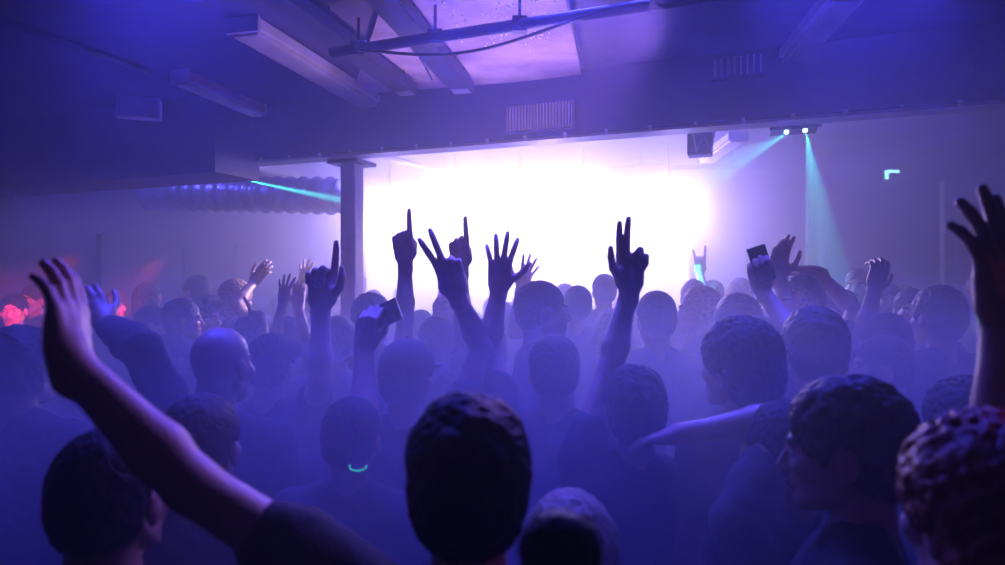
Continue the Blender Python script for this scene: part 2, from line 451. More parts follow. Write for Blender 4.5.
# ---------------------------------------------------------------- generic hard-surface helpers
def bm_box(bm, c, ax, half):
    """box centred at c, ax three unit vectors, half sizes"""
    vs = []
    for i in (-1, 1):
        for j in (-1, 1):
            for k in (-1, 1):
                vs.append(bm.verts.new(Vector(c) + ax[0] * half[0] * i + ax[1] * half[1] * j + ax[2] * half[2] * k))
    for f in ((0, 1, 3, 2), (4, 6, 7, 5), (0, 4, 5, 1), (2, 3, 7, 6), (0, 2, 6, 4), (1, 5, 7, 3)): bm.faces.new([vs[i] for i in f])
WAX = (Vector((1, 0, 0)), Vector((0, 1, 0)), Vector((0, 0, 1)))
RAX = (E1, E2, Vector((0, 0, 1)))
def bm_beam(bm, a, b, w, hgt, up=Vector((0, 0, 1))):
    a, b = Vector(a), Vector(b); y = (b - a).normalized(); x = y.cross(up).normalized(); z = x.cross(y)
    bm_box(bm, (a + b) / 2, (x, y, z), (w / 2, (b - a).length / 2, hgt / 2))
def bm_tube(bm, pts, r, seg=12, cap=True):
    pts = [Vector(p) for p in pts]; rings = []
    rr = r if isinstance(r, (list, tuple)) else [r] * len(pts)
    ref = Vector((0, 0, 1))
    for i, p in enumerate(pts):
        t = (pts[min(i + 1, len(pts) - 1)] - pts[max(i - 1, 0)]).normalized()
        if abs(t.dot(ref)) > .95: ref = Vector((1, 0, 0))
        x = t.cross(ref).normalized(); y = x.cross(t)
        rings.append([bm.verts.new(p + (x * math.cos(2 * PI * k / seg) + y * math.sin(2 * PI * k / seg)) * rr[i]) for k in range(seg)])
    for a, b in zip(rings, rings[1:]):
        for k in range(seg): bm.faces.new((a[k], a[(k + 1) % seg], b[(k + 1) % seg], b[k]))
    if cap: bm.faces.new(rings[0][::-1]); bm.faces.new(rings[-1])
def obj(name, bm, m, parent=None, smooth=False, bevel=0):
    bmesh.ops.recalc_face_normals(bm, faces=bm.faces[:])
    if bevel: bmesh.ops.bevel(bm, geom=bm.edges[:], offset=bevel, segments=2, affect='EDGES', profile=.6)
    me = bpy.data.meshes.new(name); bm.to_mesh(me); bm.free(); me.materials.append(m)
    if smooth: me.polygons.foreach_set('use_smooth', [True] * len(me.polygons))
    return link(name, me, parent)
def struct(name, bm, m, **k):
    o = obj(name, bm, m, **k); o['kind'] = 'structure'; return o
def NB(): return bmesh.new()
def empty(name, loc=(0, 0, 0)):
    o = bpy.data.objects.new(name, None); C.objects.link(o); o.location = loc; return o
def reroot(root):
    """children were modelled in world space: keep them there under an Empty that has a location"""
    for ch in [o for o in C.objects if o.parent == root]:
        ch.data.transform(Matrix.Translation(-Vector(root.location)))
        for g in [o for o in C.objects if o.parent == ch]: g.data.transform(Matrix.Translation(-Vector(root.location)))

# ================================================================ THE ROOM
M_wall = mat('wall_paint', (.06, .055, .08), .8, (.04, .035, .055), 2.5, .2, 30)
M_ceil = mat('ceiling_paint', (.07, .06, .09), .8, (.035, .03, .05), 1.6, .3, 20)
M_floor = mat('floor_vinyl', (.03, .03, .035), .4, (.02, .02, .022), 3)
M_beam = mat('beam_paint', (.04, .045, .06), .65, (.035, .03, .045), 4, .15, 40)
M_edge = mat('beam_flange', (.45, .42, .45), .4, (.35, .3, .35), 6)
M_steel = mat('galvanised_steel', (.42, .42, .45), .35, (.30, .30, .33), 10, .1, 50, metal=.7)
M_dark = mat('dark_metal', (.02, .02, .025), .45, (.012, .012, .015), 20)
M_white = mat('white_enamel', (.62, .58, .62), .5, (.5, .46, .5), 5)
M_pale = mat('pale_plaster', (.72, .68, .72), .8, (.62, .58, .62), 6)
UL, UR, VB, VF = -6.0, 3.7, -2.6, 12.2
BV = 3.72               # beam line in room depth
ZC1, ZC2 = 3.04, 3.45
ZB = 2.68
cu, cv = (UL + UR) / 2, (VB + VF) / 2
bm = NB(); bm_box(bm, RM(cu, cv, -.05), RAX, ((UR - UL) / 2 + .2, (VF - VB) / 2 + .2, .05)); struct('floor', bm, M_floor)
bm = NB(); bm_box(bm, RM(UL - .1, cv, 1.8), RAX, (.1, (VF - VB) / 2 + .2, 1.8)); struct('wall_left', bm, M_wall)
bm = NB(); bm_box(bm, RM(UR + .1, cv, 1.8), RAX, (.1, (VF - VB) / 2 + .2, 1.8)); struct('wall_right', bm, M_wall)
bm = NB(); bm_box(bm, RM(cu, VF + .1, 1.8), RAX, ((UR - UL) / 2, .1, 1.8)); struct('wall_stage', bm, M_wall)
bm = NB(); bm_box(bm, RM(cu, VB - .1, 1.8), RAX, ((UR - UL) / 2, .1, 1.8)); struct('wall_rear', bm, M_wall)
bm = NB(); bm_box(bm, RM(cu, (VB + BV) / 2, ZC1 + .1), RAX, ((UR - UL) / 2, (BV - VB) / 2, .1))
struct('ceiling', bm, M_ceil)
bm = NB(); bm_box(bm, RM(cu, (BV + VF) / 2, ZC2 + .1), RAX, ((UR - UL) / 2, (VF - BV) / 2, .1)); struct('ceiling', bm, M_ceil)
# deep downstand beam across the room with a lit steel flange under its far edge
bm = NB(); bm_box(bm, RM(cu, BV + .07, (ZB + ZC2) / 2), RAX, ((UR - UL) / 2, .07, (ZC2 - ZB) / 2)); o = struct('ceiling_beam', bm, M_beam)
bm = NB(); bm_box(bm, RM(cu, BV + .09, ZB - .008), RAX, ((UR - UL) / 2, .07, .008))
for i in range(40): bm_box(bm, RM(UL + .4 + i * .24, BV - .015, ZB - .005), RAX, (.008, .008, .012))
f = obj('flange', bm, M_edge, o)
# lower bulkhead on the left
bm = NB(); a = RM(-6, 3.2, 0); bm_box(bm, RM(-4.62, BV - .17, (2.54 + ZC1) / 2), RAX, (1.36, .20, (ZC1 - 2.54) / 2)); struct('bulkhead', bm, M_beam)
# round steel column under the beam (square section with edge strips)
c = P(352, 200, 4.62); bm = NB()
bm_box(bm, (c.x, c.y, ZB / 2), RAX, (.058, .058, ZB / 2)); 
o = struct('support_column', bm, M_pale, bevel=.012)
bm = NB(); bm_box(bm, (c.x, c.y, ZB - .03), RAX, (.12, .12, .012)); bm_box(bm, (c.x, c.y, .012), RAX, (.13, .13, .012)); obj('end_plate', bm, M_dark, o)
# thin post on the right and pale pilasters
for (px, y0, d, w) in ((809, 190, 7.6, .035), (823, 190, 8.2, .05)):
    c = P(px, 250, d); bm = NB(); bm_tube(bm, [(c.x, c.y, 0), (c.x, c.y, ZC2)], w, 16)
    o = struct('support_post', bm, M_pale, smooth=True)
for (x0, x1, d, yt) in ((195, 206, 9.0, 222), (942, 952, 7.3, 181)):
    a = P(x0, yt, d); b = P(x1, yt, d)
    bm = NB(); bm_box(bm, ((a.x + b.x) / 2, d, a.z / 2), WAX, ((b.x - a.x) / 2, .04, a.z / 2)); struct('trim_' + str(1 if x0 < 500 else 2), bm, M_pale)
# door frames / wall panels on the far left wall
for i, (u0, v0) in enumerate(((UL + .02, 5.2), (UL + .02, 7.0))):
    bm = NB(); bm_box(bm, RM(u0, v0, 1.1), RAX, (.03, .45, 1.1)); o = struct('door_%d' % (i + 1), bm, M_beam)
    bm = NB()
    for dv in (-.5, .5): bm_box(bm, RM(u0 + .01, v0 + dv, 1.13), RAX, (.04, .05, 1.15))
    bm_box(bm, RM(u0 + .01, v0, 2.25), RAX, (.04, .55, .05)); obj('door_frame', bm, M_wall, o)
    bm = NB(); bm_box(bm, RM(u0 + .05, v0 - .36, 1.05), RAX, (.02, .06, .012)); obj('door_handle', bm, M_steel, o)

# ================================================================ CEILING EQUIPMENT
def strip_light(p0, p1, w, z, label, body=M_white):
    a, b = PZ(*p0, z), PZ(*p1, z)
    r = empty('batten_light', (a + b) / 2)
    m = NB(); bm_beam(m, a + Vector((0, 0, .035)), b + Vector((0, 0, .035)), w, .05); obj('housing', m, body, r, bevel=.006)
    m = NB(); bm_beam(m, a.lerp(b, .01), b.lerp(a, .01), w * .8, .03); obj('diffuser', m, M_white, r, bevel=.01)
    y = (b - a).normalized()
    for q in (a - y * .004, b + y * .004): m = NB(); bm_beam(m, q - y * .01 + Vector((0, 0, .03)), q + y * .01 + Vector((0, 0, .03)), w * 1.02, .07); obj('end_cap', m, M_edge, r)
    reroot(r); tag(r, label, 'ceiling light', 'unlit ceiling battens'); return r
strip_light((243, 32), (370, 106), .17, 2.97, 'long unlit pale batten on ceiling, left of the dark cable trays')
strip_light((851, -4), (783, 73), .15, 2.97, 'unlit pale batten on ceiling at right, above the green laser')
strip_light((180, 82), (258, 115), .10, 2.86, 'thin reddish-lit batten on ceiling at far left', mat('enamel_pink_lit', (.5, .18, .25), .5, (.35, .1, .18), 6))  # reddish light put into the enamel colour
# boxes
def wall_box(px0, py0, px1, py1, d, name, label, cat, m, thick=.05, skew=0):
    a = P(px0, py0, d); b = P(px1, py1, d); r = empty(name, ((a.x + b.x) / 2, d, (a.z + b.z) / 2))
    ax = [Vector((math.cos(skew), -math.sin(skew), 0)), Vector((math.sin(skew), math.cos(skew), 0)), Vector((0, 0, 1))]
    mm = NB(); bm_box(mm, (0, 0, 0), ax, (abs(b.x - a.x) / 2, thick / 2, abs(a.z - b.z) / 2)); obj('housing', mm, m, r, bevel=.008)
    mm = NB(); bm_box(mm, ax[1] * -(thick / 2 + .004), ax, (abs(b.x - a.x) / 2 * .9, .004, abs(a.z - b.z) / 2 * .86)); obj('front_panel', mm, M_white, r)
    tag(r, label, cat); return r
r = wall_box(119, 98, 159, 119, 3.75, 'junction_box', 'small pale rectangular box on the dark bulkhead at upper left', 'electrical box', M_pale, .08, R(-20))
# cable trays running towards the stage
def tray(p0, p1, w, z, label):
    a, b = PZ(*p0, z), PZ(*p1, z); a = a + (a - b) * .35
    r = empty('cable_tray', (a + b) / 2); y = (b - a).normalized(); x = y.cross(Vector((0, 0, 1)))
    m = NB(); bm_beam(m, a, b, w, .012)
    for s in (-1, 1): bm_beam(m, a + x * s * w / 2 + Vector((0, 0, .025)), b + x * s * w / 2 + Vector((0, 0, .025)), .008, .055)
    obj('channel', m, M_dark, r)
    m = NB()
    for s, rr in ((-.25, .014), (0.02, .018), (.28, .012)):
        bm_tube(m, [a.lerp(b, t) + x * (s * w + .006 * math.sin(9 * t + s * 9)) + Vector((0, 0, .02)) for t in np.linspace(0, 1, 24)], rr, 8)
    obj('cable', m, M_dark, r, smooth=True)
    for t in (.15, .4, .65, .9):
        for sd in (-1, 1): m = NB(); q = a.lerp(b, t) + x * w * .4 * sd; bm_tube(m, [q, q + Vector((0, 0, ZC1 - z - .004))], .006, 6); obj('hanger', m, M_dark, r)
    # shiny end bracket
    m = NB(); bm_beam(m, b - y * .09 - x * .0, b, w * .8, .022); obj('end_bracket', m, M_steel, r)
    reroot(r); tag(r, label, 'cable tray', 'trays along the ceiling'); return r
tray((382, 0), (463, 92), .12, 2.93, 'dark cable tray along ceiling, the right one of the pair')
tray((290, 10), (408, 94), .11, 2.93, 'dark cable tray along ceiling, between batten and other tray')
# cross pipe with drooping cable
a, b = PZ(338, 52, 2.86), PZ(572, 17, 2.86)
r = empty('cross_pipe', (a + b) / 2)
m = NB(); bm_tube(m, [a - (b - a) * .03, b + (b - a) * .9], .024, 14); obj('pipe', m, M_dark, r, smooth=True)
for t in (.1, .45, .8, 1.3): m = NB(); q = a.lerp(b, t); bm_tube(m, [q, q + Vector((0, 0, ZC1 - 2.904))], .007, 6); bm_box(m, q, WAX, (.03, .02, .03)); obj('clamp', m, M_dark, r)
reroot(r); tag(r, 'dark conduit pipe crossing the ceiling under the trays', 'pipe')
m = NB(); pts = []
for t in np.linspace(0, 1, 30): pts.append(a.lerp(b, .1 + .95 * t) + Vector((0, -.02, -.012 - .075 * math.sin(PI * t) ** 1.2)))
bm_tube(m, pts, .007, 6); tag(obj('drooping_cable', m, M_dark, smooth=True), 'thin black cable sagging below the crossing conduit', 'cable')
m = NB(); a = PZ(566, -6, 2.98); b = PZ(582, 68, 2.98); bm_beam(m, a, b, .012, .014)
tag(obj('conduit', m, M_dark), 'very thin dark conduit on ceiling right of the pale panel', 'pipe')
m = NB(); bm_tube(m, [PZ(420, 58, 2.92), P(425, 66, 3.55), P(432, 80, 3.6)], .005, 6); tag(obj('loose_wire', m, M_dark), 'short wire end hanging off the right cable tray', 'cable')
m = NB(); a = PZ(-30, 10, 2.9); b = PZ(150, 72, 2.9); bm_tube(m, [a, b], .017, 10)
tag(obj('conduit', m, M_beam, smooth=True), 'painted conduit running along ceiling in the upper left corner', 'pipe')
# pale foil-faced ceiling panel
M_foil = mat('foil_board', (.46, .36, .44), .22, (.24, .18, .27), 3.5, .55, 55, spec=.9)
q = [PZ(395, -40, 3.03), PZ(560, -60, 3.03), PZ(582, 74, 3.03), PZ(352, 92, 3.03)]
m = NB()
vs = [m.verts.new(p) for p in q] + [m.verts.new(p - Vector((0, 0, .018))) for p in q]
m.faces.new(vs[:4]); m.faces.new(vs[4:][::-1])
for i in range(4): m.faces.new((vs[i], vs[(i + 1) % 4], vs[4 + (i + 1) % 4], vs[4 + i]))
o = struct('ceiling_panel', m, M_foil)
# white beads on the panel, set in place of its light glints
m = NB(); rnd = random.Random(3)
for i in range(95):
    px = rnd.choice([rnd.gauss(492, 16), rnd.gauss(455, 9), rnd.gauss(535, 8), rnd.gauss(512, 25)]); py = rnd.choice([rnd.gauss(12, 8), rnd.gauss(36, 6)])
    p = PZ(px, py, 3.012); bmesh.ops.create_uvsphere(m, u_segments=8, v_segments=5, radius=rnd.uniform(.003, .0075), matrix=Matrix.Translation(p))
o = obj('glint_beads', m, mat('glint_white', (.95, .95, .95), .15, (.95, .95, .95), 1), smooth=True); tag(o, 'scattered white beads standing in for glints on the pale ceiling panel', 'glint_beads', None, 'stuff')

# grilles on the beam
def grille(px0, py0, px1, py1, n, label):
    v = BV - .012
    def on(px, py):
        dr = P(px, py, 1) - Vector((0, 0, CAMZ)); t = v / dr.dot(E2); return Vector((0, 0, CAMZ)) + dr * t
    a, b = on(px0, py0), on(px1, py1); ua, ub = a.dot(E1), b.dot(E1)
    r = empty('vent_grille', RM((ua + ub) / 2, v, (a.z + b.z) / 2)); w, hh = (ub - ua) / 2, (a.z - b.z) / 2
    m = NB()
    for s in (-1, 1): bm_box(m, E1 * w * s, RAX, (.008, .012, hh)); bm_box(m, Vector((0, 0, hh * s)), RAX, (w, .012, .008))
    obj('frame', m, M_beam, r)
    for i in range(n):
        m = NB(); bm_box(m, E1 * (w * (-1 + 2 * (i + .5) / n)), RAX, (.005, .010, hh * .95)); obj('slat', m, M_edge, r)
    tag(r, label, 'vent'); return r
grille(506, 106, 574, 128, 22, 'wide slatted vent on the beam above the stage glow')
grille(712, 58, 764, 74, 8, 'faint slatted vent at the right, below the unlit batten')

# ribbed spiral duct on the left
a, b = P(150, 193, 6.7), P(345, 196, 5.9)
pts, rr = [], []
n = 64
for i in range(n + 1):
    t = i / n; p = a.lerp(b, t); 
    pts.append(p); rr.append(.150 + (.022 if i % 4 == 0 else 0))
m = NB(); bm_tube(m, pts, rr, 28); o = obj('spiral_duct', m, M_steel, smooth=True); tag(o, 'ribbed round metal duct under the ceiling at left', 'duct')
# fixtures behind the beam
strip_light_b = lambda p0, p1, w, z, l: strip_light(p0, p1, w, z, l)
strip_light_b((255, 168), (335, 186), .14, 3.1, 'pale batten beyond the beam, left of the column')
strip_light_b((738, 140), (706, 162), .16, 3.0, 'pale slanted batten beyond the beam, left of the green laser')
def speaker_bracket(c, label):
    r = empty('lamp_bracket', c)
    m = NB(); bm_box(m, (0, 0, 0), RAX, (.08, .07, .09)); obj('housing', m, M_beam, r, bevel=.01)
    m = NB(); bm_tube(m, [(-.08, -.08, .10), (-.05, -.085, -.08), (0, -.085, .04), (.05, -.085, -.08), (.08, -.08, .10)], .008, 8); obj('yoke', m, M_edge, r)
    m = NB(); bm_tube(m, [(0, 0, .08), (0, 0, ZC2 - c.z)], .012, 8); obj('hanger', m, M_dark, r)
    tag(r, label, 'stage light'); return r
speaker_bracket(P(700, 143, 4.6), 'small dark lamp housing with bent yoke beyond the beam')
# truss/pipe lines beyond the beam
for i, (p0, p1, z, l) in enumerate((((610, 168), (765, 166), 3.2, 'straight horizontal pipe beyond the beam at right of glow'), ((365, 150), (460, 178), 3.2, 'slanting pipe beyond the beam next to column'))):
    a, b = PZ(*p0, z), PZ(*p1, z); m = NB(); bm_tube(m, [a, b], .03, 12)
    for t in (.2, .8): q = a.lerp(b, t); bm_tube(m, [q, (q.x, q.y, ZC2 - .004)], .008, 6)
    tag(obj('rigging_pipe', m, M_steel, smooth=True), l, 'pipe')
m = NB(); c = P(905, 147, 7.5)
# emergency exit sign on the right
r = empty('exit_sign', P(891, 174, 8.6))
m = NB(); bm_box(m, (0, 0, 0), WAX, (.10, .03, .05)); obj('housing', m, M_dark, r, bevel=.006)
m = NB(); bm_box(m, (-.075, -.034, -.015), WAX, (.022, .004, .055)); bm_box(m, (.015, -.034, .028), WAX, (.07, .004, .018)); obj('lit_panel', m, mat('sign_glow', (.3, .9, .9), .5, emit=(.35, .95, 1.0), estr=6), r)
tag(r, 'small glowing cyan-white sign high on the right wall', 'sign')
# small sensors far left
r = empty('wall_screen', P(12, 213, 6.0))
m = NB(); bm_box(m, (0, 0, 0), WAX, (.14, .02, .10)); obj('housing', m, M_dark, r, bevel=.005)
m = NB(); bm_box(m, (-.0, -.024, 0), WAX, (.125, .003, .09)); obj('screen', m, mat('dim_screen', (.3, .2, .4), .4, emit=(.14, .07, .30), estr=1.0), r)
tag(r, 'dim violet wall screen at the left edge', 'screen')
r = empty('laser_projector', P(9, 202, 5.8))  # box for the green and red LED points, no laser
m = NB(); bm_box(m, (0, 0, .05), WAX, (.07, .06, .04)); obj('housing', m, M_dark, r, bevel=.006)
m = NB(); bmesh.ops.create_uvsphere(m, u_segments=12, v_segments=8, radius=.014, matrix=Matrix.Translation((0, -.065, .035))); obj('lens', m, mat('green_lens', (.1, .9, .4), .2, emit=(.3, 1, .5), estr=30), r, smooth=True)
m = NB(); bmesh.ops.create_uvsphere(m, u_segments=12, v_segments=8, radius=.011, matrix=Matrix.Translation((-.03, -.065, .035))); obj('lens', m, mat('red_lens', (.9, .1, .1), .2, emit=(1, .1, .2), estr=25), r, smooth=True)
tag(r, 'small box with green and red LEDs at left edge', 'laser')
r = empty('wall_socket', P(86, 268, 6.9)); m = NB(); bm_box(m, (0, 0, 0), WAX, (.035, .02, .025)); obj('plate', m, M_white, r, bevel=.004); tag(r, 'tiny white box on the wall at far left', 'socket')
# laser above, centre right
LZ = P(793, 131, 3.95)
r = empty('laser_projector', LZ)
m = NB(); bm_box(m, (0, 0, .03), RAX, (.13, .09, .035)); obj('housing', m, M_dark, r, bevel=.008)
m = NB(); bm_tube(m, [(-.11, -.1, .0), (-.11, -.10, .05)], .008, 8); bm_tube(m, [(.11, -.1, .0), (.11, -.10, .05)], .008, 8); obj('bracket', m, M_steel, r)
for q in (-.055, .045):
    m = NB(); bmesh.ops.create_uvsphere(m, u_segments=12, v_segments=8, radius=.013, matrix=Matrix.Translation(E1 * q + Vector((0, -.05, -.012)))); obj('lens', m, mat('cyan_lens', (.4, 1, .9), .2, emit=(.5, 1, .9), estr=7), r, smooth=True)
tag(r, 'laser box under the beam throwing two green-cyan beams', 'laser')

r = empty('laser_projector', P(228, 176, 5.42))
m = NB(); bm_box(m, (0, .04, .02), RAX, (.06, .08, .035)); obj('housing', m, M_dark, r, bevel=.006)
m = NB(); bmesh.ops.create_uvsphere(m, u_segments=12, v_segments=8, radius=.012, matrix=Matrix.Translation((.07, 0, .01))); obj('lens', m, mat('cyan_lens', (.4, 1, .9)), r, smooth=True)
m = NB(); bm_tube(m, [(0, .04, .05), (0, .04, ZC2 - P(228, 176, 5.42).z)], .01, 8); obj('hanger', m, M_dark, r)
tag(r, 'small laser box at left sending a thin cyan beam past the duct', 'laser')
# ================================================================ STAGE LAMPS
LAMPS = [(388, 222, 8.4), (455, 207, 8.2), (520, 212, 8.0), (585, 207, 7.8), (672, 214, 7.6), (550, 255, 8.2)]
def light(kind, name, loc, energy, col, tgt=None, size=.1, angle=60, blend=.3, sy=None, spread=None):
    l = bpy.data.lights.new(name, kind); l.energy = energy; l.color = col
    if kind == 'AREA':
        l.size = size
        if sy: l.shape = 'RECTANGLE'; l.size_y = sy
        if spread: l.spread = R(spread)
    else: l.shadow_soft_size = size
    if kind == 'SPOT': l.spot_size = R(angle); l.spot_blend = blend
    o = bpy.data.objects.new(name, l); C.objects.link(o); o.location = loc
    if tgt is not None: o.rotation_euler = (Vector(tgt) - Vector(loc)).to_track_quat('-Z', 'Y').to_euler()
    return o
M_lampface = mat('lamp_face', (1, 1, 1), .3, emit=(.85, .8, 1.0), estr=60)
for i, (px, py, d) in enumerate(LAMPS):
    c = P(px, py, d); r = empty('blinder_lamp', c)
    m = NB(); bm_box(m, (0, .10, 0), WAX, (.17, .08, .17)); obj('housing', m, M_dark, r, bevel=.012)
    m = NB(); bm_tube(m, [(-.0, .02, -.0), (0, .005, 0)], [.15, .15], 24); obj('lamp_face', m, M_lampface, r)
    m = NB(); bm_tube(m, [(-.2, .1, 0), (-.2, .1, .22), (.2, .1, .22), (.2, .1, 0)], .012, 8); bm_tube(m, [(0, .1, .22), (0, .1, ZC2 - c.z)], .012, 8); obj('yoke', m, M_dark, r)
    tag(r, ['leftmost', 'second from left', 'third from left', 'second from right', 'rightmost', 'lower middle'][i] + ' blinding white stage lamp facing the crowd', 'stage light', 'stage blinders')
    light('SPOT', 'blinder_light', c - Vector((0, .06, 0)), 350, (.36, .25, 1.0), P(505, 330, 2), .12, 165, .5)

# added glowing panel on a frame, whitens the core of the stage glow
r = empty('glow_panel', RM(-2.35, 9.6, 0)); 
c0 = P(528, 245, 9.6); r.location = (c0.x, 9.6, 0)
m = NB(); bm_box(m, (0, 0, 2.2), WAX, (2.30, .02, 1.0)); obj('glow_sheet', m, mat('panel_glow', (.9, .9, .9), .8, emit=(.80, .72, 1.0), estr=4), r)
m = NB()
for sx in (-1, 1): bm_box(m, (sx * 2.34, .03, 1.6), WAX, (.04, .04, 1.6))
for z in (1.16, 3.24): bm_box(m, (0, .03, z), WAX, (2.3, .04, .04))
obj('frame', m, M_dark, r); tag(r, 'added glowing white panel behind the stage lamps', 'backdrop')
# ================================================================ LIGHT
for x in (-1.25, 0, 1.25):  # added out of frame: blue light for the haze over the crowd
    light('AREA', 'blue_wash', (x + .05, 2.5, 2.98), 14, (.05, .045, 1.0), (x * .9 + .05, 1.7, 1.3), .7, sy=.3, spread=100)
light('AREA', 'blue_fill', (0, 2.4, 2.99), 33, (.06, .06, 1.0), (0, 1.82, 1.5), 2.6, sy=.25, spread=75)  # added strip out of frame, turns the low fog blue
for x in (-3.4, -1.0, 1.4):  # added blue light for haze and walls beyond the beam
    light('AREA', 'blue_wash', (x, 5.6, 3.35), 30, (.10, .09, 1.0), (x, 5.6, 0), .6, sy=.6, spread=150)
# laser beams in the haze
light('SPOT', 'laser_light', LZ + Vector((-.05, -.06, -.02)), 9000, (.05, .85, .80), P(690, 178, 5.3), .005, 17, .35)
light('SPOT', 'laser_light', LZ + Vector((.05, -.06, -.02)), 2600, (.05, .85, .75), P(817, 205, 3.95), .005, 19, .2)
light('SPOT', 'laser_light', P(236, 178, 5.4), 14000, (.05, .9, .75), P(345, 201, 5.4), .004, 4, .3)
# red lamps on the left and right edges of the crowd
light('SPOT', 'red_spot', P(75, 258, 3.9), 420, (1, .04, .2), P(14, 308, 4.9), .04, 26, .5)
light('SPOT', 'red_spot', P(160, 262, 4.5), 420, (1, .04, .2), P(117, 303, 5.6), .04, 18, .5)
light('SPOT', 'red_spot', (1.5, 1.0, 2.3), 5, (1, .04, .04), P(985, 450, .82), .05, 22, .5)
# added lights, no fixtures: violet rim on the foreground arm, side light, ceiling bounce
light('SPOT', 'violet_rim', (.55, 2.3, 2.75), 90, (.40, .20, 1.0), P(130, 440, .88), .06, 34, .6)
light('SPOT', 'side_fill', P(505, 205, 6.4), 650, (1, .72, .92), P(190, 305, 4.4), .06, 40, .8)  # added to brighten the faces at left
light('SPOT', 'side_fill', P(600, 205, 6.4), 220, (.9, .6, 1.0), P(820, 300, 3.2), .06, 40, .8)  # added to brighten the group at right
light('SPOT', 'bounce_fill', (.2, 3.6, 1.75), 170, (.75, .45, 1.0), PZ(480, 40, 3.0), .15, 80, .8)  # added, stands in for stage light bounced up to the panel

# haze fills the room
w = bpy.data.worlds.new('club_air'); bpy.context.scene.world = w; w.use_nodes = True
nt = w.node_tree; nt.nodes['Background'].inputs[0].default_value = (0, 0, 0, 1); nt.nodes['Background'].inputs[1].default_value = 0
vs_ = nt.nodes.new('ShaderNodeVolumeScatter'); vs_.inputs['Color'].default_value = (.95, .95, 1, 1); vs_.inputs['Anisotropy'].default_value = .5
# thinner air at the back of the room, a drifting bank of fog over the middle of the floor, an even haze towards the stage
geo = nt.nodes.new('ShaderNodeNewGeometry'); sep = nt.nodes.new('ShaderNodeSeparateXYZ'); nt.links.new(geo.outputs['Position'], sep.inputs[0])
rp = nt.nodes.new('ShaderNodeValToRGB'); mr = nt.nodes.new('ShaderNodeMapRange'); mr.inputs['From Min'].default_value = 0; mr.inputs['From Max'].default_value = 10
nt.links.new(sep.outputs['Y'], mr.inputs['Value']); nt.links.new(mr.outputs[0], rp.inputs['Fac'])
el_ = rp.color_ramp.elements
FOG = [(0.0, .02), (.085, .04), (.155, 1.0), (.25, 1.0), (.32, .05), (.62, .05), (.74, .9), (.95, .9), (1.0, .2)]
el_[0].position, el_[0].color = FOG[0][0], (FOG[0][1],) * 3 + (1,)
el_[1].position, el_[1].color = FOG[-1][0], (FOG[-1][1],) * 3 + (1,)
for ps, v in FOG[1:-1]:
    e = el_.new(ps); e.color = (v, v, v, 1)
# the bank over the crowd hangs low, the one at the stage fills the whole height
mz = nt.nodes.new('ShaderNodeMapRange'); mz.interpolation_type = 'SMOOTHSTEP'
for k_, v_ in (('From Min', 1.35), ('From Max', 1.92), ('To Min', .85), ('To Max', .0)): mz.inputs[k_].default_value = v_
nt.links.new(sep.outputs['Z'], mz.inputs['Value'])
far = nt.nodes.new('ShaderNodeMapRange'); far.inputs['From Min'].default_value = 4.5; far.inputs['From Max'].default_value = 6.5; nt.links.new(sep.outputs['Y'], far.inputs['Value'])
mxd = nt.nodes.new('ShaderNodeMix'); nt.links.new(far.outputs[0], mxd.inputs['Factor']); nt.links.new(mz.outputs[0], mxd.inputs[2]); mxd.inputs[3].default_value = .5
mul = nt.nodes.new('ShaderNodeMath'); mul.operation = 'MULTIPLY_ADD'; nt.links.new(rp.outputs['Color'], mul.inputs[0]); nt.links.new(mxd.outputs[0], mul.inputs[1])
even = nt.nodes.new('ShaderNodeValToRGB'); nt.links.new(mr.outputs[0], even.inputs['Fac']); ev = even.color_ramp.elements
EVEN = [(0, .02), (.08, .03), (.16, .055), (.36, .055), (.50, .12), (1, .12)]
ev[0].position, ev[0].color = EVEN[0][0], (EVEN[0][1],) * 3 + (1,)
ev[1].position, ev[1].color = EVEN[-1][0], (EVEN[-1][1],) * 3 + (1,)
for ps, v in EVEN[1:-1]: ev.new(ps).color = (v, v, v, 1)
nt.links.new(even.outputs['Color'], mul.inputs[2])
nt.links.new(mul.outputs[0], vs_.inputs['Density'])
nt.links.new(vs_.outputs[0], nt.nodes['World Output'].inputs['Volume'])
try: w.cycles.volume_step_size = 2.0
except Exception: pass

# ================================================================ CAMERA
cam = bpy.data.cameras.new('camera'); co = bpy.data.objects.new('camera', cam); C.objects.link(co)
co.location = (0, 0, CAMZ); co.rotation_euler = (R(90), 0, 0)
cam.sensor_width = 36; cam.lens = F * 36 / 1005; cam.clip_start = .02
cam.dof.use_dof = True; cam.dof.focus_distance = 3.4; cam.dof.aperture_fstop = 2.4
bpy.context.scene.camera = co
sc = bpy.context.scene
sc.view_settings.view_transform = 'Standard'; sc.view_settings.look = 'None'; sc.view_settings.gamma = 1; sc.view_settings.exposure = 0
sc.view_settings.use_curve_mapping = False
sc.cycles.max_bounces = 4; sc.cycles.diffuse_bounces = 2; sc.cycles.glossy_bounces = 2; sc.cycles.volume_bounces = 0
sc.cycles.use_denoising = True
# ================================================================ THE CROWD
F0, B0 = (0, 1, 0), (0, -1, 0)
def A(w, e, t, pose='open', n=F0, hs=1.0, ls=1.0): return dict(ls=ls, w=w, e=e, t=t, pose=pose, n=n, hs=hs)
